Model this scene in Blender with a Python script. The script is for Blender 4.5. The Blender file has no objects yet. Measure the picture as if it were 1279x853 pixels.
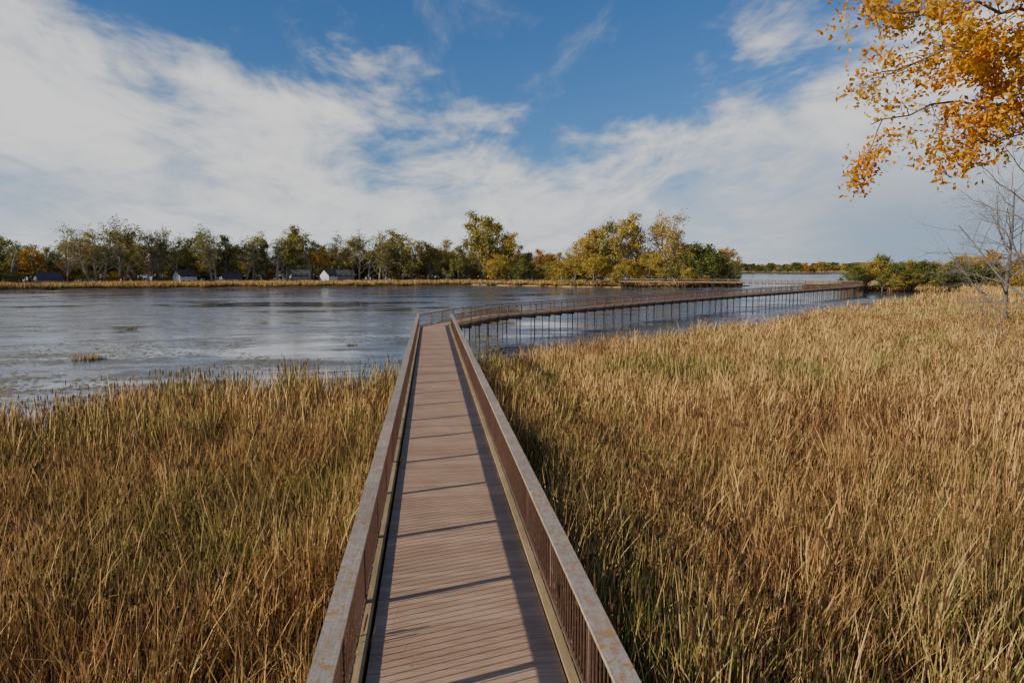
import bpy, bmesh, math, random
from mathutils import Vector, Matrix, noise as mn
R=math.radians
scene=bpy.context.scene
rng=random.Random(7)
SUN_EL=22.3; SUN_AZ=-107.0   # azimuth clockwise from +Y
# ------------------------------------------------------------------ helpers
class MB:
    def __init__(s): s.V=[];s.F=[];s.M=[];s.C=[]
    def face(s,vs,m=0,c=(1,1,1)):
        b=len(s.V); s.V.extend(vs); s.F.append(tuple(range(b,b+len(vs)))); s.M.append(m); s.C.extend([c]*len(vs))
    def prism(s,q,z0,z1,m=0,c=(1,1,1),bottom=True):
        b=len(s.V)
        s.V.extend([(p[0],p[1],z0) for p in q]); s.V.extend([(p[0],p[1],z1) for p in q]); s.C.extend([c]*8)
        fs=[(4,5,6,7),(0,1,5,4),(1,2,6,5),(2,3,7,6),(3,0,4,7)]
        if bottom: fs.append((3,2,1,0))
        for f in fs: s.F.append(tuple(b+i for i in f)); s.M.append(m)
    def box(s,x0,x1,y0,y1,z0,z1,m=0,c=(1,1,1)):
        s.prism([(x0,y0),(x1,y0),(x1,y1),(x0,y1)],z0,z1,m,c)
    def tube(s,pts,rads,sides,m=0,c=(1,1,1)):
        b=len(s.V); n=len(pts)
        for i,p in enumerate(pts):
            d=(pts[min(i+1,n-1)]-pts[max(i-1,0)])
            d.normalize()
            a=d.cross(Vector((0.31,0.17,0.93)))
            if a.length<1e-3: a=d.cross(Vector((1,0,0)))
            a.normalize(); e=d.cross(a)
            for k in range(sides):
                t=2*math.pi*k/sides
                q=p+(a*math.cos(t)+e*math.sin(t))*rads[i]
                s.V.append(tuple(q)); s.C.append(c)
        for i in range(n-1):
            for k in range(sides):
                k2=(k+1)%sides
                s.F.append((b+i*sides+k,b+i*sides+k2,b+(i+1)*sides+k2,b+(i+1)*sides+k)); s.M.append(m)
    def obj(s,name,mats,parent=None,link=True,smooth=False):
        me=bpy.data.meshes.new(name); me.from_pydata(s.V,[],s.F)
        for m in mats: me.materials.append(m)
        me.polygons.foreach_set('material_index',s.M)
        if smooth: me.polygons.foreach_set('use_smooth',[True]*len(s.F))
        at=me.color_attributes.new('bc','FLOAT_COLOR','POINT')
        fl=[]
        for c in s.C: fl.extend((c[0],c[1],c[2],1.0))
        at.data.foreach_set('color',fl)
        me.update()
        o=bpy.data.objects.new(name,me)
        if link: scene.collection.objects.link(o)
        if parent: o.parent=parent
        return o
def empty(name,loc=(0,0,0)):
    o=bpy.data.objects.new(name,None); o.location=loc; scene.collection.objects.link(o); return o
class NT:
    def __init__(s,tree): s.t=tree; s.n=tree.nodes; s.l=tree.links
    def new(s,typ,**kw):
        n=s.n.new(typ)
        for k,v in kw.items(): setattr(n,k,v)
        return n
    def put(s,sock,v):
        if isinstance(v,bpy.types.NodeSocket): s.l.new(v,sock)
        else: sock.default_value=v
    def math(s,op,a,b=0.0,c=None,clamp=False):
        n=s.new('ShaderNodeMath',operation=op,use_clamp=clamp); s.put(n.inputs[0],a); s.put(n.inputs[1],b)
        if c is not None: s.put(n.inputs[2],c)
        return n.outputs[0]
    def mix(s,f,a,b,mode='MIX'):
        n=s.new('ShaderNodeMix',data_type='RGBA',blend_type=mode); s.put(n.inputs[0],f); s.put(n.inputs[6],a); s.put(n.inputs[7],b); return n.outputs[2]
    def noise(s,vec,scale,detail=4,rough=.55,dist=0.0,out=0):
        n=s.new('ShaderNodeTexNoise'); n.inputs['Scale'].default_value=scale; n.inputs['Detail'].default_value=detail
        n.inputs['Roughness'].default_value=rough; n.inputs['Distortion'].default_value=dist
        if vec is not None: s.l.new(vec,n.inputs['Vector'])
        return n.outputs[out]
    def ramp(s,f,stops):
        n=s.new('ShaderNodeValToRGB'); s.put(n.inputs[0],f); cr=n.color_ramp
        while len(cr.elements)>1: cr.elements.remove(cr.elements[-1])
        cr.elements[0].position=stops[0][0]; cr.elements[0].color=(*stops[0][1],1)
        for p,c in stops[1:]:
            e=cr.elements.new(p); e.color=(*c,1)
        return n.outputs[0]
    def mrange(s,v,a,b,c=0.0,d=1.0,smooth=False):
        n=s.new('ShaderNodeMapRange'); n.interpolation_type='SMOOTHSTEP' if smooth else 'LINEAR'
        s.put(n.inputs[0],v)
        for i,x in enumerate((a,b,c,d)): n.inputs[i+1].default_value=x
        return n.outputs[0]
    def mapping(s,vec,scale=(1,1,1),rot=(0,0,0),loc=(0,0,0)):
        n=s.new('ShaderNodeMapping'); s.l.new(vec,n.inputs[0]); n.inputs[1].default_value=loc; n.inputs[2].default_value=rot; n.inputs[3].default_value=scale; return n.outputs[0]
def mat(name):
    m=bpy.data.materials.new(name); m.use_nodes=True; m.node_tree.nodes.clear()
    N=NT(m.node_tree); N.out=N.new('ShaderNodeOutputMaterial'); return m,N
def pos(N): return N.new('ShaderNodeNewGeometry').outputs['Position']
def principled(N,col,rough=.7,bump=None,bs=.3,bd=.02,spec=.3,metal=0):
    p=N.new('ShaderNodeBsdfPrincipled'); N.put(p.inputs['Base Color'],col); N.put(p.inputs['Roughness'],rough)
    p.inputs['Specular IOR Level'].default_value=spec; p.inputs['Metallic'].default_value=metal
    if bump is not None:
        b=N.new('ShaderNodeBump'); b.inputs['Strength'].default_value=bs; b.inputs['Distance'].default_value=bd
        N.l.new(bump,b.inputs['Height']); N.l.new(b.outputs[0],p.inputs['Normal'])
    N.l.new(p.outputs[0],N.out.inputs[0]); return p
def simple(name,c1,c2,scale=1.0,rough=.8,spec=.25,useattr=False,stretch=(1,1,1)):
    m,N=mat(name); P=N.mapping(pos(N),stretch); n=N.noise(P,scale,3)
    col=N.mix(N.mrange(n,.3,.7),(*c1,1),(*c2,1))
    if useattr:
        a=N.new('ShaderNodeAttribute',attribute_name='bc'); col=N.mix(1.0,col,a.outputs[0],'MULTIPLY')
    principled(N,col,rough,None,.3,.01,spec); return m
def leafmat(name,stops,trans=.35,varscale=.15,instancer=True):
    m,N=mat(name)
    if instancer:
        t=N.new('ShaderNodeAttribute',attribute_name='tint',attribute_type='INSTANCER').outputs['Fac']
    else: t=N.math('MULTIPLY',N.noise(pos(N),.8,2),1.0)
    n=N.noise(pos(N),varscale,1)
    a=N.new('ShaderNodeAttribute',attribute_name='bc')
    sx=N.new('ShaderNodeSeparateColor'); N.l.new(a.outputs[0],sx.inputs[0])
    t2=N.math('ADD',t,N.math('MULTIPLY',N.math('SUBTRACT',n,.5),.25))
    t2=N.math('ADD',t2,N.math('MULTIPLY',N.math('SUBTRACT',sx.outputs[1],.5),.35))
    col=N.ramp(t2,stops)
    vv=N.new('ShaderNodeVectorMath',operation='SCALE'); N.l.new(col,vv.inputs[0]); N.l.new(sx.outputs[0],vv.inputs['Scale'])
    d=N.new('ShaderNodeBsdfDiffuse'); N.l.new(vv.outputs[0],d.inputs[0])
    if trans<=0: N.l.new(d.outputs[0],N.out.inputs[0]); return m
    tr=N.new('ShaderNodeBsdfTranslucent'); N.l.new(vv.outputs[0],tr.inputs[0])
    ms=N.new('ShaderNodeMixShader'); ms.inputs[0].default_value=trans
    N.l.new(d.outputs[0],ms.inputs[1]); N.l.new(tr.outputs[0],ms.inputs[2]); N.l.new(ms.outputs[0],N.out.inputs[0])
    return m
def scatter(name,pts,protos):
    """pts: (x,y,z, rx,ry,rz, sx,sy,sz, idx, tint)"""
    col=bpy.data.collections.new(name+'_parts')
    for p in protos: col.objects.link(p)
    order=sorted(range(len(protos)),key=lambda i:protos[i].name)
    inv={o:i for i,o in enumerate(order)}
    me=bpy.data.meshes.new(name); me.from_pydata([p[:3] for p in pts],[],[])
    a=me.attributes.new('rot','FLOAT_VECTOR','POINT'); a.data.foreach_set('vector',[v for p in pts for v in p[3:6]])
    a=me.attributes.new('scl','FLOAT_VECTOR','POINT'); a.data.foreach_set('vector',[v for p in pts for v in p[6:9]])
    a=me.attributes.new('idx','INT','POINT'); a.data.foreach_set('value',[inv[p[9]] for p in pts])
    a=me.attributes.new('tint','FLOAT','POINT'); a.data.foreach_set('value',[p[10] for p in pts])
    o=bpy.data.objects.new(name,me); scene.collection.objects.link(o)
    g=bpy.data.node_groups.new(name+'_nodes','GeometryNodeTree')
    g.interface.new_socket('Geometry',in_out='INPUT',socket_type='NodeSocketGeometry')
    g.interface.new_socket('Geometry',in_out='OUTPUT',socket_type='NodeSocketGeometry')
    n=g.nodes; L=g.links
    gi=n.new('NodeGroupInput'); go=n.new('NodeGroupOutput')
    ci=n.new('GeometryNodeCollectionInfo'); ci.inputs[0].default_value=col; ci.inputs[1].default_value=True; ci.inputs[2].default_value=True
    ip=n.new('GeometryNodeInstanceOnPoints')
    def na(nm,t):
        q=n.new('GeometryNodeInputNamedAttribute'); q.data_type=t; q.inputs[0].default_value=nm; return q.outputs[0]
    er=n.new('FunctionNodeEulerToRotation'); L.new(na('rot','FLOAT_VECTOR'),er.inputs[0])
    L.new(gi.outputs[0],ip.inputs['Points']); L.new(ci.outputs[0],ip.inputs['Instance']); ip.inputs['Pick Instance'].default_value=True
    L.new(na('idx','INT'),ip.inputs['Instance Index']); L.new(er.outputs[0],ip.inputs['Rotation']); L.new(na('scl','FLOAT_VECTOR'),ip.inputs['Scale'])
    L.new(ip.outputs[0],go.inputs[0])
    md=o.modifiers.new('scatter','NODES'); md.node_group=g
    return o
def pol(az,d): return (d*math.sin(R(az)),d*math.cos(R(az)))
def inpoly(x,y,P):
    c=False; j=len(P)-1
    for i in range(len(P)):
        xi,yi=P[i]; xj,yj=P[j]
        if (yi>y)!=(yj>y) and x<(xj-xi)*(y-yi)/(yj-yi)+xi: c=not c
        j=i
    return c
def nz(x,y,s,seed=0): return mn.noise(Vector((x*s+seed*13.7,y*s-seed*7.1,seed*3.3)))

# ------------------------------------------------------------------ world / sky
w=bpy.data.worlds.new('World'); scene.world=w; w.use_nodes=True; w.node_tree.nodes.clear()
N=NT(w.node_tree)
out=N.new('ShaderNodeOutputWorld'); bg=N.new('ShaderNodeBackground'); bg.inputs[1].default_value=0.12
N.l.new(bg.outputs[0],out.inputs[0])
sky=N.new('ShaderNodeTexSky',sky_type='NISHITA'); sky.sun_disc=False; sky.sun_elevation=R(SUN_EL); sky.sun_rotation=R(SUN_AZ%360)
sky.altitude=0; sky.air_density=1.0; sky.dust_density=0.2; sky.ozone_density=3
skyc=N.mix(1.0,sky.outputs[0],(0.38,0.63,0.96,1),'MULTIPLY')
tc=N.new('ShaderNodeTexCoord').outputs['Generated']
sx=N.new('ShaderNodeSeparateXYZ'); N.l.new(tc,sx.inputs[0]); X,Y,Z=sx.outputs
az=N.math('MULTIPLY',N.math('ARCTAN2',X,Y),180/math.pi)
el=N.math('MULTIPLY',N.math('ARCSINE',Z),180/math.pi)
fc=N.new('ShaderNodeFloatCurve'); N.l.new(N.mrange(az,-35,50),fc.inputs['Value'])
cv=fc.mapping.curves[0]
tab=[(-35,26),(-30,22.5),(-25.5,17.8),(-20.4,15.6),(-14.9,14.2),(-8.9,13.6),(-2.5,13.0),(4.15,12.2),(10.9,9.8),(16.2,9.8),(20.7,12.4),(25.7,15.4),(29.7,17.0),(33,17.5),(50,20)]
pts=[((a+35)/85,e/30) for a,e in tab]
cv.points[0].location=pts[0]; cv.points[1].location=pts[-1]
for p in pts[1:-1]: cv.points.new(*p)
fc.mapping.update()
B=N.math('MULTIPLY',fc.outputs[0],30)
zz=N.math('ADD',N.math('MAXIMUM',Z,0.0),0.13)
cx=N.new('ShaderNodeCombineXYZ'); N.l.new(N.math('DIVIDE',X,zz),cx.inputs[0]); N.l.new(N.math('DIVIDE',Y,zz),cx.inputs[1])
pr=cx.outputs[0]
v1=N.mapping(pr,(1.0,.5,1),(0,0,R(28)),(3.1,1.7,0))
n1=N.noise(v1,1.1,4,.6,.5)
v2=N.mapping(pr,(1.0,.38,1),(0,0,R(42)),(8.1,4.2,0))
n2=N.noise(v2,2.4,6,.64,.8)
v3=N.mapping(tc,(1,1,2.2),(0,R(12),0),(5,2,1))
n3=N.noise(v3,5.0,6,.60,.4)
nn=N.math('ADD',N.math('MULTIPLY',N.math('SUBTRACT',n1,.5),18),N.math('MULTIPLY',N.math('SUBTRACT',n3,.5),20))
nn=N.math('ADD',nn,N.math('MULTIPLY',N.math('SUBTRACT',n2,.5),12))
dlt=N.math('ADD',N.math('SUBTRACT',B,el),nn)
cov=N.mrange(dlt,-3.4,5.0,0,1,True)
mixn=N.math('ADD',N.math('MULTIPLY',n2,.42),N.math('MULTIPLY',n3,.58))
thin=N.mrange(mixn,.38,.53,.68,1,True)
cov=N.math('MULTIPLY',cov,thin)
wisp=N.math('MULTIPLY',N.mrange(n2,.52,.78,0,1,True),.2)
cov=N.math('MAXIMUM',cov,wisp)
cov=N.math('MULTIPLY',cov,.98)
cc=N.mix(N.mrange(mixn,.40,.58),(5.4,5.9,6.7,1),(8.6,8.5,8.4,1))
lr=N.math('MULTIPLY',N.mrange(az,18,36,0,1,True),N.mrange(el,13,2,0,1,True))
cc=N.mix(N.math('MULTIPLY',lr,.88),cc,(2.3,3.2,4.6,1))
ll=N.math('MULTIPLY',N.mrange(az,-20,-30,0,1,True),N.mrange(N.math('ABSOLUTE',N.math('SUBTRACT',el,5.0)),4,0,0,1,True))
hz=N.math('MULTIPLY',N.mrange(el,8,-1,0,1,True),.6)
hz=N.math('MULTIPLY',hz,N.mrange(az,38,12,.08,1,True))
base=N.mix(N.math('MULTIPLY',cov,N.math('SUBTRACT',1.0,N.math('MULTIPLY',ll,.4))),skyc,cc)
base=N.mix(hz,base,(6.4,6.8,7.3,1))
N.l.new(base,bg.inputs[0])
# sun
sd=Vector((math.sin(R(SUN_AZ))*math.cos(R(SUN_EL)),math.cos(R(SUN_AZ))*math.cos(R(SUN_EL)),math.sin(R(SUN_EL))))
sl=bpy.data.lights.new('sun','SUN'); sl.energy=5.0; sl.angle=R(.5); sl.color=(1,.89,.74)
so=bpy.data.objects.new('sun',sl); scene.collection.objects.link(so); so.rotation_euler=(-sd).to_track_quat('-Z','Y').to_euler(); so.location=(-60,-20,60)

# ------------------------------------------------------------------ camera
cam=bpy.data.cameras.new('camera'); cam.lens=24; cam.sensor_width=36; cam.clip_end=20000; cam.clip_start=.1
co=bpy.data.objects.new('camera',cam); scene.collection.objects.link(co)
co.location=(0,0,7.6); co.rotation_euler=(R(90-6.0),0,R(-6.8)); scene.camera=co

# ------------------------------------------------------------------ ground & water
gm=simple('shaded_mud',(.05,.038,.022),(.10,.072,.04),.8,.95,.1)  # mud brown, darkened in colour to stand in for shadow between reeds
gl=simple('grass_land',(.34,.25,.10),(.48,.35,.15),.05,.95,.1)
def sheet(name,poly,z,m):
    bm=bmesh.new(); vs=[bm.verts.new((x,y,z)) for x,y in poly]; f=bm.faces.new(vs)
    if f.normal.z<0: f.normal_flip()
    r=bmesh.ops.extrude_face_region(bm,geom=[f])
    for v in [g for g in r['geom'] if isinstance(g,bmesh.types.BMVert)]: v.co.z=-1.0
    bmesh.ops.triangulate(bm,faces=bm.faces[:])
    bmesh.ops.recalc_face_normals(bm,faces=bm.faces[:])
    me=bpy.data.meshes.new(name); bm.to_mesh(me); bm.free(); me.materials.append(m)
    o=bpy.data.objects.new(name,me); scene.collection.objects.link(o); return o
g=MB(); g.face([(-9000,-9000,-1.05),(9000,-9000,-1.05),(9000,9000,-1.05),(-9000,9000,-1.05)]); g.obj('ground',[gm])
marsh=[(-90,2),(-60,14),(-40,20),(-25,25),(-17.5,28.3),(-15.2,31.8),(-11.1,34.9),(-5.9,37.8),(-1.7,38.9),(4.3,44.0),(9.1,47.0),(22.8,59.4),(45.8,79),(64.8,98),(100,133),(140,166),(172,205),(150,228),(150,262),(200,272),(300,310),(460,330),(460,-60),(-90,-60)]
sheet('marsh_ground',marsh,.06,gm)
bank=[(-430,190),(-260,232),(-162,274),(-81,300),(-20,322),(20,338),(48,314),(62,298),(90,282),(128,284),(146,300),(150,330),(140,430),(-60,520),(-430,480)]
sheet('shore_bank',bank,.35,gl)
fs=MB()
for i in range(40):
    a0=-50+i*3; a1=a0+3
    p=[pol(a0,1420),pol(a1,1420),pol(a1,6500),pol(a0,6500)]
    fs.face([(p[0][0],p[0][1],1),(p[1][0],p[1][1],1),(p[2][0],p[2][1],9),(p[3][0],p[3][1],9)])
fs.obj('far_shore_land',[gl])

wm,N=mat('lake_water')
P=pos(N)
nb1=N.noise(N.mapping(P,(1,1.4,1),(0,0,.5)),1.6,3,.6,.4)
nb2=N.noise(N.mapping(P,(.5,1,1)),6.0,2,.6)
big=N.noise(N.mapping(P,(.30,1,1),(0,0,R(-15))),.05,5,.66,.8)
hgt=N.math('ADD',nb1,N.math('MULTIPLY',nb2,.3))
pn=N.noise(N.mapping(P,(.45,1,1),(0,0,R(-10))),.20,6,.76,.6)
sepP=N.new('ShaderNodeSeparateXYZ'); N.l.new(P,sepP.inputs[0])
nearm=N.mrange(sepP.outputs[1],60,300,1,.25)
patch=N.math('MULTIPLY',N.mrange(pn,.47,.56,0,1,True),N.mrange(big,.36,.52,0.2,1,True))
patch=N.math('MULTIPLY',patch,nearm)
patch=N.math('MULTIPLY',patch,N.mrange(nb2,.35,.6,.45,1))
col=N.mix(patch,(.06,.075,.10,1),(.17,.145,.09,1))
p=N.new('ShaderNodeBsdfPrincipled'); N.l.new(col,p.inputs['Base Color'])
N.l.new(N.mix(patch,N.mix(N.mrange(big,.4,.6),(.05,.05,.05,1),(.18,.18,.18,1)),(.6,.6,.6,1)),p.inputs['Roughness']); p.inputs['IOR'].default_value=1.42
b=N.new('ShaderNodeBump'); b.inputs['Distance'].default_value=.055; N.l.new(N.mrange(big,.40,.56,.10,1.0,True),b.inputs['Strength']); N.l.new(hgt,b.inputs['Height']); N.l.new(b.outputs[0],p.inputs['Normal'])
N.l.new(p.outputs[0],N.out.inputs[0])
g=MB(); g.face([(-9000,-9000,0),(9000,-9000,0),(9000,9000,0),(-9000,9000,0)]); g.obj('lake_water',[wm])

padm=simple('pad',(.17,.16,.05),(.33,.26,.10),3,.6)
g=MB()
for i in range(22000):
    a=rng.uniform(-33,6); d=33+130*rng.random()**1.6; x,y=pol(a,d)
    if inpoly(x,y,marsh) or nz(x,y,.07,4)+.6*nz(x,y,.35,5)<.06: continue
    r=rng.uniform(.05,.22); zz_=.012+.004*rng.random(); k=rng.uniform(.4,1); t0=rng.random()*6
    g.face([(x+r*math.cos(t0+t*math.pi/3),y+r*k*math.sin(t0+t*math.pi/3),zz_+.01*rng.random()) for t in range(6)])
g.obj('floating_lily_pads',[padm])

# ------------------------------------------------------------------ boardwalk
ZD=2.75; ZR=ZD+1.08
ctrl=[(6.2,71.8),(11.6,77.6),(32.9,100.5),(55.7,122.6),(90.5,155.5),(122,186),(135,205),(137,222),(128,245),(112,259),(88,273),(78,288)]
line=[]; y=-5.0
while y<58.3: line.append((.35,y)); y+=2.44
line[-1]=(.35,58.6)
cp=[(.35,58.6)]+ctrl
cp=[(-3,50)]+cp+[(72,300)]
dense=[]
for i in range(1,len(cp)-2):
    p0,p1,p2,p3=[Vector(c) for c in cp[i-1:i+3]]
    for k in range(40):
        t=k/40
        dense.append(.5*((2*p1)+(p2-p0)*t+(2*p0-5*p1+4*p2-p3)*t*t+(-p0+3*p1-3*p2+p3)*t**3))
acc=0; last=dense[0]
for q in dense[1:]:
    acc+=(q-last).length; last=q
    if acc>=2.44: line.append((q.x,q.y)); acc=0
P2=[Vector(p) for p in line]
nor=[]
for i in range(len(P2)):
    a=(P2[i]-P2[i-1]).normalized() if i>0 else (P2[1]-P2[0]).normalized()
    b_=(P2[i+1]-P2[i]).normalized() if i<len(P2)-1 else a
    t=(a+b_).normalized(); n_=Vector((t.y,-t.x)); cs=max(.6,n_.dot(Vector((a.y,-a.x)))); nor.append(n_/cs)
def off(i,o): return P2[i]+nor[i]*o
def lerp(a,b,t): return a+(b-a)*t
def quad(i,t0,t1,o0,o1):
    A0,A1=off(i,o0),off(i+1,o0); B0,B1=off(i,o1),off(i+1,o1)
    return [lerp(A0,A1,t0),lerp(B0,B1,t0),lerp(B0,B1,t1),lerp(A0,A1,t1)]
deck=MB();kerb=MB();cap=MB();rail=MB();pick=MB();post=MB();pile=MB()
W=1.22
NB=len(P2)-1
for i in range(NB):
    nb=17
    for k in range(nb):
        v=rng.uniform(.80,1.1); v2=rng.uniform(-.025,.025)
        deck.prism(quad(i,(k+.03)/nb,(k+.97)/nb,-W+.05,W-.02),ZD-.03,ZD+rng.uniform(0,.0025),0,(v+v2,v,v-v2))
    dist=P2[i].length
    for sgn in (-1,1):
        v=rng.uniform(.85,1.1)
        a,b_=sorted((sgn*(W-.0) , sgn*(W+.11)))
        kerb.prism(quad(i,.002,.998,a,b_),ZD-.12,ZD+.05,0,(v,v,v))
        o0,o1=sorted((sgn*(W+.155),sgn*(W+.255)))
        post.prism(quad(i,-.02,.02,o0,o1),ZD-.5,ZR-.052,0,(v,v,v))
        o0,o1=sorted((sgn*(W+.075),sgn*(W+.315)))
        jo=rng.uniform(-.003,.003)
        cap.prism(quad(i,.0015,.9985,o0+jo,o1+jo),ZR-.05,ZR+rng.uniform(-.003,.001),0,(v,v,v))
        o0,o1=sorted((sgn*(W+.11),sgn*(W+.145)))
        rail.prism(quad(i,.0,1,o0,o1),ZR-.10,ZR-.055,0,(v,v,v))
        rail.prism(quad(i,.0,1,o0,o1),ZD+.10,ZD+.14,0,(v,v,v))
        npk=16 if dist<110 else 9
        hw=.0075 if dist<110 else .012
        for k in range(npk):
            t=(k+.5)/npk
            c=lerp(off(i,sgn*(W+.1275)),off(i+1,sgn*(W+.1275)),t)
            pick.prism([(c.x-hw,c.y-hw),(c.x+hw,c.y-hw),(c.x+hw,c.y+hw),(c.x-hw,c.y+hw)],ZD+.138,ZR-.098,0,(v,v,v),False)
        o0,o1=sorted((sgn*(W-.35),sgn*(W-.28))); rail.prism(quad(i,0,1,o0,o1),ZD-.34,ZD-.032,0,(.6,.6,.6))
        o0,o1=sorted((sgn*(W+.005),sgn*(W+.06))); rail.prism(quad(i,0,1,o0,o1),ZD-.36,ZD-.122,0,(.8,.8,.8))
    for o in (-W-.05,W+.05):
        c=off(i,o); pile.tube([Vector((c.x,c.y,-1)),Vector((c.x,c.y,ZD-.37))],[.06,.06],8)
    q=quad(i,.0,.035,-W-.25,W+.25); pile.prism(q,ZD-.55,ZD-.365,0,(.7,.7,.7))
def wood(name,c1,c2,lich=None,grain=(6,6,6),bs=.4):
    m,N=mat(name); P=pos(N)
    n=N.noise(N.mapping(P,grain),3.0,4,.65); n2=N.noise(P,1.3,4,.6)
    col=N.mix(N.mrange(n,.3,.7),(*c1,1),(*c2,1))
    col=N.mix(N.mrange(n2,.3,.7,0,.4),col,(c1[0]*.5,c1[1]*.5,c1[2]*.5,1))
    if lich:
        n3=N.noise(P,9.0,5,.75,.4); n4=N.noise(P,.7,2)
        f=N.math('MULTIPLY',N.mrange(n3,.49,.57,0,1),N.mrange(n4,.35,.6,.4,1))
        col=N.mix(f,col,(*lich,1))
        n5=N.noise(P,23.0,4,.7); col=N.mix(N.mrange(n5,.55,.68,0,.75),col,(.12,.10,.085,1))
    a=N.new('ShaderNodeAttribute',attribute_name='bc'); col=N.mix(1.0,col,a.outputs[0],'MULTIPLY')
    principled(N,col,.75,n,bs,.006,.25); return m
md=wood('deck_boards',(.46,.285,.165),(.62,.41,.26),None,(.6,14,6))
mk=wood('edge_board',(.34,.24,.12),(.50,.37,.19),None,(10,.8,4))
mc=wood('weathered_cap',(.31,.265,.215),(.53,.46,.38),(.36,.21,.08),(12,.7,6))
mr=wood('rail_brown',(.13,.085,.06),(.21,.14,.10),None,(8,.8,8))
mp=wood('picket_brown',(.12,.058,.038),(.20,.105,.07),None,(3,3,3))
ms=wood('pile_steel',(.10,.07,.055),(.17,.12,.09),None,(3,3,3))
bw=empty('boardwalk')
deck.obj('deck_boards',[md],bw); kerb.obj('edge_boards',[mk],bw); cap.obj('handrail_caps',[mc],bw); rail.obj('rails_and_stringers',[mr],bw)
pick.obj('pickets',[mp],bw); post.obj('rail_posts',[mr],bw); pile.obj('piles',[ms],bw)

# ------------------------------------------------------------------ reeds
reedstops=[(0,(.12,.17,.03)),(.18,(.28,.29,.07)),(.33,(.58,.43,.16)),(.50,(.80,.54,.23)),(.66,(.84,.52,.20)),(.84,(.56,.31,.12)),(1,(.28,.15,.07))]
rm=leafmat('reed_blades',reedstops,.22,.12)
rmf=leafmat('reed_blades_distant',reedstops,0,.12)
hm=simple('cattail_head',(.07,.035,.016),(.13,.065,.03),5,.9)
def clump(name,seed,rad,n,hmin,hmax,width,heads=1,segs=5,broken=.3,m_=None):
    r=random.Random(seed); m=MB()
    for i in range(n):
        a=r.random()*6.283; q=rad*math.sqrt(r.random()); x=q*math.cos(a); y=q*math.sin(a)
        h=r.uniform(hmin,hmax); wd=width*r.choice([.6,.8,1,1,1.25])
        la=r.gauss(0,1.3); lean=abs(r.gauss(.07,.12)); curve=abs(r.gauss(.24,.3)); kink=None
        if r.random()<.35: la=r.random()*6.28
        if r.random()<broken: kink=r.randrange(2,segs); h*=r.uniform(.85,1.1)
        elif r.random()<.15: lean+=r.uniform(.3,.9)
        dx,dy=math.cos(la),math.sin(la)
        fa=r.random()*3.14
        g=r.random(); br0=r.choice([.25,.4,.6,.8,1.0,1.1,1.2,1.35])*r.uniform(.9,1.08)
        if r.random()<.11: g-=.95
        elif r.random()<.16: g+=.8
        px,py,pz=x,y,0; th=lean; st=h/segs; b=len(m.V)
        for s in range(segs+1):
            t=s/segs; w_=wd*(1-.9*t**2.4)*.5*r.uniform(.9,1.1)
            tw=t*1.1; cx_,sx_=math.cos(fa+tw),math.sin(fa+tw)
            m.V.append((px-cx_*w_,py-sx_*w_,pz)); m.V.append((px+cx_*w_,py+sx_*w_,pz))
            shaded_bri=br0*(.20+.80*min(1,max(0,t-.12)*1.5)); gg=g*.9+.55*(t-.5)  # shade low in the reeds painted into blade colour, darker toward the base
            m.C.extend([(shaded_bri,gg,0)]*2)
            if kink is not None and s==kink: th+=r.uniform(.9,2.1)
            px+=dx*math.sin(th)*st; py+=dy*math.sin(th)*st; pz+=math.cos(th)*st; th+=curve*(.1+.6*t*t)
            if th>2.7: th=2.7
        for s in range(segs):
            m.F.append((b+2*s,b+2*s+1,b+2*s+3,b+2*s+2)); m.M.append(0)
    for i in range(heads):
        a=r.random()*6.283; q=rad*r.random(); x=q*math.cos(a); y=q*math.sin(a); h=r.uniform(hmin+.4,hmax*1.0)
        l=r.uniform(-.05,.14)
        f=lambda z: Vector((x+l*z*.6,y,z))
        m.tube([f(0),f(h-.2)],[.006,.005],3,0,(.8,.6,0))
        m.tube([f(h-.22),f(h-.19),f(h-.02),f(h)],[.005,.017,.017,.003],5,1,(1,1,1))
        m.tube([f(h),f(h+.18)],[.003,.001],3,0,(.9,.6,0))
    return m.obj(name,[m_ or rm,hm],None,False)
near=[clump('cattail_clump_%02d'%i,100+i,.50,50,1.4,3.0,.028,3+i%2,6) for i in range(8)]
mid=[clump('cattail_mid_%02d'%i,200+i,.8,56,1.75,3.0,.050,4,4,.25,rmf) for i in range(6)]
far=[clump('cattail_far_%02d'%i,300+i,2.0,100,1.8,2.85,.12,0,3,.15,rmf) for i in range(5)]
def rtint(x,y):
    t=.56+.42*nz(x,y,.06,1)+.46*nz(x,y,.35,2)+rng.gauss(0,.15)
    if x<0:
        g_=math.exp(-(((x+8)/9)**2+((y-33)/7)**2)); t-=.32*g_
        if y<18: t+=.12
    else:
        t-=.12*math.exp(-((y-7)/5)**2)+.12*math.exp(-((x-2.5)/2.0)**2)
    return max(0.0,min(1,t))
def okp(x,y,mx=1.75):
    if y<60 and .35-mx<x<.35+mx: return False
    s=.9*nz(x,y,.25,9)+.6*nz(x,y,.8,8)
    return inpoly(x,y-s*1.6,marsh)
def add(pts,x,y,idx,sx_,sz,z=.03):
    pts.append((x,y,z,rng.gauss(0,.09),rng.gauss(.04,.09),rng.gauss(-.15,1.1),sx_,sx_,sz,idx,rtint(x,y)))
pn_=[];pm_=[];pf_=[]
def samp(n,a0,a1,d0,d1):
    for _ in range(n):
        a=rng.uniform(a0,a1); d=math.sqrt(rng.uniform(d0*d0,d1*d1)); yield pol(a,d)
A=lambda a0,a1,d0,d1: .5*(d1*d1-d0*d0)*R(a1-a0)
hs=lambda x,y: 1+.2*nz(x,y,.12,6)+.3*nz(x,y,.6,7)
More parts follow.
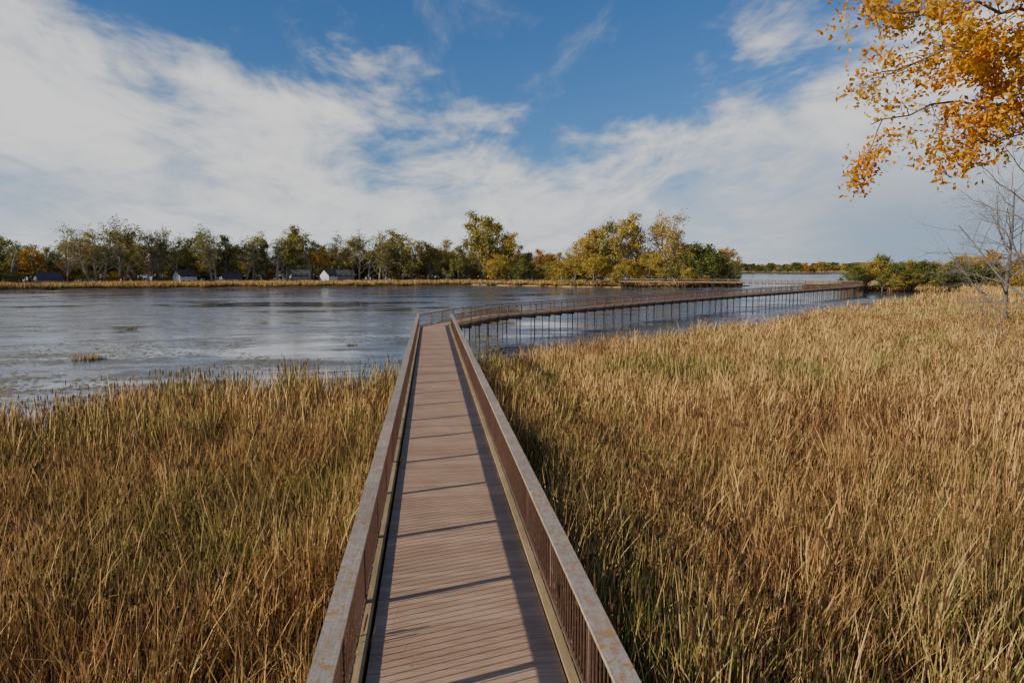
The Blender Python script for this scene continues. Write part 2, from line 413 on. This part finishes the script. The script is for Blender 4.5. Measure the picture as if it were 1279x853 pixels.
for x,y in samp(int(A(-42,50,4,26)*3.0),-42,50,4,26):
    if okp(x,y): add(pn_,x,y,rng.randrange(8),rng.uniform(.85,1.15),rng.uniform(.78,1.05)*hs(x,y)*.98)
for x,y in samp(int(A(-38,47,26,52)*1.55),-38,47,26,52):
    if okp(x,y,2.1): add(pm_,x,y,rng.randrange(6),rng.uniform(.85,1.15),rng.uniform(.82,1.05)*hs(x,y))
for x,y in samp(int(A(8,47,52,120)*.75),8,47,52,120):
    if okp(x,y): add(pm_,x,y,rng.randrange(6),rng.uniform(1.05,1.45),rng.uniform(.82,1.05)*hs(x,y))
for x,y in samp(int(A(28,46,120,400)*.07),28,46,120,400):
    if okp(x,y): add(pf_,x,y,rng.randrange(5),rng.uniform(1.,1.5),rng.uniform(.8,1.05)*hs(x,y))
for _ in range(5500):
    a=rng.uniform(-36,25); d=rng.uniform(250,380); x,y=pol(a,d)
    if not inpoly(x,y,bank): continue
    if inpoly(x*.87,y*.87,bank) and rng.random()<.85: continue
    pf_.append((x,y,.3,0,rng.gauss(0,.04),rng.random()*6.28,1.3,1.3,rng.uniform(.6,1.0),rng.randrange(5),min(1,max(0,.56+.25*nz(x,y,.03,3)+rng.gauss(0,.06)))))
print('reeds',len(pn_),len(pm_),len(pf_))
scatter('cattail_reeds',pn_,near); scatter('cattail_reed_bed',pm_,mid); scatter('distant_reeds',pf_,far)
tm=[clump('tuft_00',400,.9,120,.4,1.0,.03,0,4,.5)]
scatter('grass_tuft',[(-29,61,0,0,0,0,1.3,1.3,.9,0,.5),(-28.2,61.3,0,0,0,2,.9,.9,.6,0,.35),(-38,92,0,0,0,1,.8,.8,.4,0,.3),(-8,70,0,0,0,1,.7,.7,.35,0,.4)],tm)

# ------------------------------------------------------------------ trees
bark=simple('bark',(.13,.11,.09),(.22,.20,.17),1.5,.9,.1,False,(3,3,.6))
barkp=simple('pale_bark',(.26,.23,.20),(.40,.36,.32),1.5,.9,.1,False,(3,3,.6))
treestops=[(0,(.07,.115,.03)),(.25,(.18,.20,.055)),(.45,(.34,.31,.09)),(.6,(.60,.44,.08)),(.72,(.62,.34,.06)),(.85,(.46,.19,.05)),(1,(.32,.21,.11))]
lm=leafmat('autumn_foliage',treestops,.3,.05)
def grow(m,p,d,L,r,lvl,prm,rg,tips):
    ns=prm['ns'][lvl]; pts=[p.copy()]; rads=[r]; ds=[d.copy()]
    for i in range(ns):
        d=d+Vector((rg.gauss(0,1),rg.gauss(0,1),rg.gauss(0,1)))*prm['wob'][lvl]+Vector((0,0,prm['up'][lvl]))
        d.normalize(); p=p+d*(L/ns); pts.append(p.copy()); ds.append(d.copy()); rads.append(r*(1-(i+1)/ns*(1-prm['tap'][lvl])))
    m.tube(pts,rads,prm['sides'][lvl],0,(1,1,1))
    if lvl<len(prm['ns'])-1:
        nc=prm['nc'][lvl]
        for k in range(nc):
            t=prm['t0'][lvl]+(1-prm['t0'][lvl])*(k+rg.random()*.8)/nc
            t=min(t,.999); i=int(t*ns); f=t*ns-i; q=pts[i].lerp(pts[i+1],f); dd=ds[min(i+1,ns)]
            ax=dd.cross(Vector((rg.gauss(0,1),rg.gauss(0,1),rg.gauss(0,1)))).normalized()
            ang=R(rg.uniform(*prm['ang'][lvl])); nd=Matrix.Rotation(ang,3,ax)@dd
            ll=L*rg.uniform(*prm['len'][lvl])*(1-.35*abs(t-.55)) if lvl else L*rg.uniform(*prm['len'][lvl])*(1.15-.6*t)
            grow(m,q,nd,ll,rads[i]*prm['rr'],lvl+1,prm,rg,tips)
    if lvl>=len(prm['ns'])-2:
        for q in pts[1:]: tips.append((q,d))
def leaf(m,q,sz,rg,mi,c):
    n=Vector((rg.gauss(0,1),rg.gauss(0,1),rg.gauss(0,1)+.4)).normalized(); a=n.orthogonal().normalized()
    a=Matrix.Rotation(rg.random()*6.28,3,n)@a; b=n.cross(a)
    m.face([tuple(q-a*sz),tuple(q-b*sz*.55+n*sz*.1),tuple(q+a*sz),tuple(q+b*sz*.55+n*sz*.1)],mi,c)
def tree(name,seed,H,nleaf,lsz,spread=1.0,barkm=bark,t0=.25,lobe=.9,leafprob=1.0):
    rg=random.Random(seed); m=MB(); tips=[]
    prm=dict(ns=[6,5,4,3],wob=[.07,.15,.22,.25],up=[.02,.10,.06,.0],tap=[.25,.35,.4,.4],sides=[6,4,3,3],nc=[11,6,5],t0=[t0,.3,.25],
             ang=[(30,62),(25,60),(25,65)],len=[(.40*spread,.58*spread),(.42,.6),(.45,.7)],rr=.55,h=H)
    grow(m,Vector((0,0,0)),Vector((rg.gauss(0,.05),rg.gauss(0,.05),1)).normalized(),H*.8,H*.022,0,prm,rg,tips)
    cl=[rg.uniform(.6,1.3) for _ in range(64)]
    for _ in range(nleaf):
        k=rg.randrange(len(tips)); q,d=tips[k]
        if (k*7919%97)/97>leafprob: continue
        q=q+Vector((rg.gauss(0,1),rg.gauss(0,1),rg.gauss(0,.8)))*lobe*H*.022
        br=cl[(k//9)%64]*rg.uniform(.75,1.2)
        leaf(m,q,lsz*rg.uniform(.6,1.3),rg,1,(br,.5+rg.gauss(0,.22),0))
    return m.obj(name,[barkm,lm],None,False)
protos=[tree('oak_%02d'%i,500+i,10,4500,.15,1.0,bark,.2,1.0,.8) for i in range(4)]
protos+=[tree('poplar_%02d'%i,520+i,10,2600,.12,.95,barkp,.2,.9,.75) for i in range(3)]
protos+=[tree('tall_%02d'%i,540+i,10,3500,.14,.6,barkp,.15,.9,.9) for i in range(2)]
protos+=[tree('willow_%02d'%i,560+i,10,6000,.18,1.25,bark,.08,1.3) for i in range(2)]
T=[]
def addt(a,d,h,idx,t,wd=1.0,z=.3):
    x,y=pol(a,d); s=h/10.0
    T.append((x,y,z,0,0,rng.random()*6.28,s*wd,s*wd,s,idx,t))
a=-36
while a<24.5:
    hh=19+4*nz(a,0,.35,2)+rng.uniform(-2,2)-(4 if 7<a<12 else 0)
    addt(a,rng.uniform(385,440),hh,rng.choice([0,1,2,3,9]),rng.choice([.25,.3,.35,.4,.45,.5,.6,.7,.9]),1.25)
    addt(a+.3,rng.uniform(368,392),hh*.6,rng.choice([9,10,0,1]),rng.choice([.1,.2,.3,.35,.4,.45,.6,.75]),1.4)
    addt(a+.5,rng.uniform(362,370),rng.uniform(4,7),rng.choice([9,10]),rng.choice([.15,.25,.35,.4,.5,.7,.85]),1.8)
    a+=rng.uniform(.6,.9)
for a0,h,i,t in [(-35,23,4,.3),(-33,22,0,.35),(-31,21,1,.8),(-29.6,20,5,.35),(-27.8,17,2,.75),(-26.3,22,4,.4),(-25,27,5,.42),(-24.1,28,6,.4),(-23,28,4,.45),(-22.2,26,7,.42),(-21.2,27,5,.4),(-20.2,26,6,.38),(-18.2,22,0,.42),(-17,26,4,.38),(-15.9,22,1,.28),(-14.4,25,6,.42),(-13.2,26,7,.4),(-12.2,25,5,.42),(-10.8,28,8,.36),(-10,26,1,.4),(-8.6,20,0,.6),(-7.4,25,4,.4),(-6.4,23,2,.38),(-5.2,28,5,.44),(-4.2,23,6,.35),(-2.6,27,0,.48),(-1.6,23,2,.38),(-.2,20,1,.33),(1.2,21,3,.5),
    (-24.6,25,4,.44),(-22.6,26,5,.46),(-19.3,24,4,.42),(-16.4,24,5,.42),(-13.8,25,4,.45),(-11.5,25,6,.42),(-9.2,24,5,.42),(-5.8,25,4,.45),(-3.4,22,5,.48)]:
    addt(a0+rng.uniform(-.2,.2),rng.uniform(357,366),h*rng.uniform(.98,1.07),i,t+rng.uniform(-.06,.05),1.1)
for a0,d,h,i,t,wd in [(3.0,362,25,2,.42,1),(4.6,360,36,0,.46,1.1),(5.2,361,33,1,.5,1.05),(5.9,358,30,3,.56,1),(6.6,362,24,1,.38,1),(2.3,352,13,9,.35,1.1),(5.4,346,14,10,.6,1.3),(8.0,335,12,9,.26,1.2),(9.2,352,17,1,.85,1.2),(10.2,355,16,2,.8,1.3),(9.6,338,11,10,.45,1.2),
    (12.0,318,21,0,.58,1.1),(13.0,312,24,1,.6,1.1),(14.2,310,27,2,.54,1.0),(15.3,308,27,3,.46,1.1),(16.4,306,30,0,.56,1),(17.3,312,30,4,.48,1),(18.8,306,33,5,.62,.95),(19.5,308,32,6,.74,.9),(20.2,304,27,4,.52,1),
    (11.2,308,11,10,.56,1.6),(13.6,302,13,9,.6,1.6),(16.0,298,11,10,.56,1.5),(18.2,298,14,9,.55,1.4),(20.8,300,17,10,.4,1.0),(22.2,302,18,9,.14,1.25),(23.1,300,16,9,.16,1.2),(24.0,300,9,10,.3,1.0),(21.0,292,8,9,.55,1.5)]:
    addt(a0,d,h,i,t,wd)
scatter('distant_trees',T,protos)
T=[]
for _ in range(50):
    a=rng.uniform(32.9,47); d=rng.uniform(262,275)+max(0,a-34)*1.5
    addt(a,d,rng.uniform(5,10),rng.choice([9,10,9,10,2]),rng.choice([.15,.25,.3,.4,.5,.6]),1.5,.1)
for a,h,i,t in [(35.2,13,4,.35),(37.2,11,4,.5),(40.5,13,0,.62),(41.8,14,5,.7),(43.2,13,1,.85),(44.5,15,2,.75),(46,16,3,.6)]:
    addt(a,285,h,i,t,1,.1)
for _ in range(60):
    a=rng.uniform(36,47); addt(a,rng.uniform(285,420),rng.uniform(5,10),rng.choice([9,10,0]),rng.choice([.5,.65,.8,.9,.3]),1.5,.1)
scatter('island_trees',T,[tree('shrub_%02d'%i,600+i,10,3500,.2,1.2 if i>8 else 1.0,bark,.08 if i>8 else .25,1.3) for i in range(11)])
T=[]
for _ in range(1000):
    a=rng.uniform(-40,50); d=rng.uniform(1425,1900)
    addt(a,d,(14+5*nz(a,0,.5,3)+rng.uniform(-4,5))*(1+.25*(d-1425)/475),rng.choice([0,1,2,3]) ,rng.choice([.1,.2,.3,.4,.5,.6,.75,1]),2.0,1.2)
scatter('far_shore_trees',T,[tree('far_%02d'%i,700+i,10,1300,.36,1.1,bark,.08,1.3) for i in range(4)])

# foreground overhanging tree
flm=leafmat('golden_leaves',[(0,(.38,.35,.06)),(.25,(.80,.50,.06)),(.6,(.88,.43,.05)),(.85,(.70,.26,.03)),(1,(.34,.15,.03))],.45,.8,False)
rg=random.Random(21); m=MB(); tips=[]
def limb(pts,r0,r1,prm,tips):
    P_=[Vector(p)+Vector((.22,0,0)) for p in pts]; out_=[]
    for i in range(len(P_)-1):
        p0=P_[max(i-1,0)];p1=P_[i];p2=P_[i+1];p3=P_[min(i+2,len(P_)-1)]
        for k in range(5):
            t=k/5; out_.append(.5*((2*p1)+(p2-p0)*t+(2*p0-5*p1+4*p2-p3)*t*t+(-p0+3*p1-3*p2+p3)*t**3)+Vector((rg.gauss(0,.05),rg.gauss(0,.05),rg.gauss(0,.05))))
    out_.append(P_[-1]); n=len(out_); rd=[r0+(r1-r0)*(i/(n-1))**.6 for i in range(n)]
    m.tube(out_,rd,7,0)
    for k in range(prm[0]):
        t=.12+.88*(k+rg.random())/prm[0]; i=min(int(t*(n-1)),n-2)
        d=(out_[i+1]-out_[i]).normalized(); ax=d.cross(Vector((rg.gauss(0,1),rg.gauss(0,1),rg.gauss(0,1)))).normalized()
        nd=Matrix.Rotation(R(rg.uniform(25,75)),3,ax)@d
        grow(m,out_[i],nd,prm[1]*rg.uniform(.6,1.2),max(.010,rd[i]*.4),0,TP,rg,tips)
TP=dict(ns=[5,4,3],wob=[.2,.25,.25],up=[-.02,-.05,-.07],tap=[.35,.35,.3],sides=[5,4,3],nc=[6,4],t0=[.2,.2],ang=[(25,65),(25,65)],len=[(.45,.7),(.45,.75)],rr=.55,h=1)
tr=(13.8,10.4)
m.tube([Vector((tr[0]+.3,tr[1],-.1)),Vector((tr[0]+.2,tr[1],3)),Vector((tr[0],tr[1],6)),Vector((tr[0]-.1,tr[1],8.5)),Vector((tr[0]+.2,tr[1],12)),Vector((tr[0],tr[1],15.5))],[.42,.34,.3,.25,.17,.06],12)
L_=[([(13.5,10.4,8.6),(11.4,10.8,11.2),(9.4,11,12.0),(7.3,11,11.8)],.09,.010,20),
    ([(13.5,10.4,8.2),(11.2,10.2,10.5),(9.0,10.4,11.1),(7.1,10.7,10.8)],.085,.009,22),
    ([(13.5,10.4,7.9),(11.4,11,9.8),(9.2,11,10.4),(7.1,10.9,10.0)],.075,.009,20),
    ([(13.5,10.4,8.0),(11.6,9.6,10.1),(9.8,9.4,11.4),(8.4,9.6,12.0)],.08,.010,16),
    ([(13.5,10.4,7.6),(11.8,10.2,9.1),(10.4,10.4,9.8),(8.8,10.6,9.8)],.06,.008,14),
    ([(13.5,10.4,8.4),(11.8,10.0,9.9),(10.4,10.4,10.9),(7.9,10.9,11.4)],.07,.009,20),
    ([(13.5,10.4,8.6),(11.8,10.6,10.6),(10.0,10.8,11.9),(8.3,10.9,12.5)],.07,.009,14),
    ([(13.6,10.4,9.6),(11.8,11.6,12.5),(10,12,13.8),(8.4,12,14)],.1,.02,12),
    ([(13.6,10.4,10),(15.5,11,12.5),(17,11.5,14.5)],.12,.02,12),
    ([(13.6,10.4,10.5),(14.2,8.8,13),(14.5,7.5,14.8)],.12,.02,12),
    ([(13.6,10.4,11),(13.4,12.5,13.8),(13,14.2,15.5)],.12,.02,12)]
for pts_,a_,b_,nn_ in L_: limb(pts_,a_,b_,(nn_,1.05),tips)
for _ in range(38000):
    k=rg.randrange(len(tips)); q,d=tips[k]
    if mn.noise(q*1.3)+.17<0 and rg.random()<.88: continue
    q=q+Vector((rg.gauss(0,.07),rg.gauss(0,.07),rg.gauss(-.03,.07)))
    leaf(m,q,rg.uniform(.036,.064),rg,1,(rg.uniform(.6,1.15),.5+rg.gauss(0,.3),0))
m.obj('golden_maple_tree',[bark,flm])

def bare(name,a,d,H,seed,spread=1.0,rk=.017):
    x,y=pol(a,d)
    rg=random.Random(seed); m=MB(); tips=[]
    prm=dict(ns=[7,6,5,4,3],wob=[.06,.14,.2,.22,.2],up=[.02,.06,.04,.0,0],tap=[.25,.3,.35,.4,.4],sides=[8,6,4,3,3],nc=[12,7,5,4],t0=[.15,.25,.25,.2],
             ang=[(35,70),(25,60),(25,60),(25,60)],len=[(.40*spread,.6*spread),(.45,.6),(.45,.65),(.5,.7)],rr=.5,h=H)
    grow(m,Vector((0,0,0)),Vector((-.04,0,1)).normalized(),H*.85,H*rk,0,prm,rg,tips)
    for _ in range(500):
        q,d=tips[rg.randrange(len(tips))]; leaf(m,q,.06,rg,1,(.9,.6,0))
    o=m.obj(name,[bark,flm]); o.location=(x,y,0); return o
bare('bare_tree',44.2,60,19,31,1.0,.014)
bare('bare_tree.001',42.8,88,19,33,1.0,.013)
bare('bare_shrub',43.0,66,4.6,35,1.4)
bare('bare_shrub.001',41.6,92,5,36,1.4)
bare('bare_shrub.002',44.5,48,4.4,37,1.4)

# ------------------------------------------------------------------ dock and houses
g=MB(); dx,dy=pol(4.6,338)
for k in range(14): g.box(dx-7+k,dx-6.06+k,dy-9,dy-7.2,.55,.62,0,(1,1,1))
for k in range(4):
    for yy in (dy-8.9,dy-7.3): g.tube([Vector((dx-6.5+k*4,yy,-1)),Vector((dx-6.5+k*4,yy,1.3))],[.1,.1],6)
for k in range(7): g.box(dx-.9,dx+.9,dy-7.1+k,dy-6.16+k,.55,.62)
g.obj('wooden_dock',[mc])
wallw=simple('white_siding',(.48,.48,.46),(.6,.6,.58),.5,.7); wallg=simple('grey_siding',(.19,.19,.19),(.25,.24,.23),.5,.7)
roofm=simple('shingles',(.07,.07,.075),(.12,.11,.11),2,.9); glass=simple('window_glass',(.03,.04,.05),(.05,.06,.07),1,.15,.5); doorm=simple('door_paint',(.2,.06,.04),(.25,.08,.05),2,.5)
def house(name,a,d,w_,dp,h,wm_,rot=0):
    x,y=pol(a,d); e=empty(name,(x,y,.35)); e.rotation_euler=(0,0,rot)
    m=MB(); m.box(-w_/2,w_/2,-dp/2,dp/2,0,h)
    for s in (-1,1): m.face([(s*w_/2,-dp/2,h),(s*w_/2,dp/2,h),(s*w_/2,0,h+dp*.38)])
    m.obj('walls',[wm_],e)
    m=MB(); oh=.5; k=.38/.5
    for s in (-1,1):
        y0=s*(dp/2+oh); z0=h-oh*k+.1; m.face([(-w_/2-oh,y0,z0),(w_/2+oh,y0,z0),(w_/2+oh,0,h+dp*.38+.1),(-w_/2-oh,0,h+dp*.38+.1)])
        m.face([(-w_/2-oh,y0,z0-.2),(w_/2+oh,y0,z0-.2),(w_/2+oh,0,h+dp*.38-.1),(-w_/2-oh,0,h+dp*.38-.1)])
    m.box(w_*.2,w_*.2+.9,.6,1.5,h,h+dp*.38+1.1); m.obj('roof',[roofm],e)
    m=MB(); nst=1 if h<4 else 2
    for f in range(nst):
        nw=int(w_/2.6)
        for i in range(nw):
            if f==0 and i==nw//2: continue
            cx_=-w_/2+(i+.5)*w_/nw; m.box(cx_-.6,cx_+.6,-dp/2-.03,-dp/2+.02,1+f*2.8,2.4+f*2.8)
    m.obj('windows',[glass],e)
    m=MB(); cx_=-w_/2+(nw//2+.5)*w_/nw; m.box(cx_-.5,cx_+.5,-dp/2-.04,-dp/2+.02,.05,2.15); m.obj('door',[doorm],e)
house('lake_house',-27.3,359,9,7,3.4,wallg,.8); house('lake_house',-18.7,358,8,7,4.6,wallw,.8)
house('lake_house',-15.4,359,8,7,3.4,wallg,.3); house('lake_house',-8.0,355,8,7,4.8,wallw,.8); house('lake_house',-10.3,357,8,7,4.6,wallg,.2); house('lake_house',-6.9,357,8,7,4.6,wallg,.3)
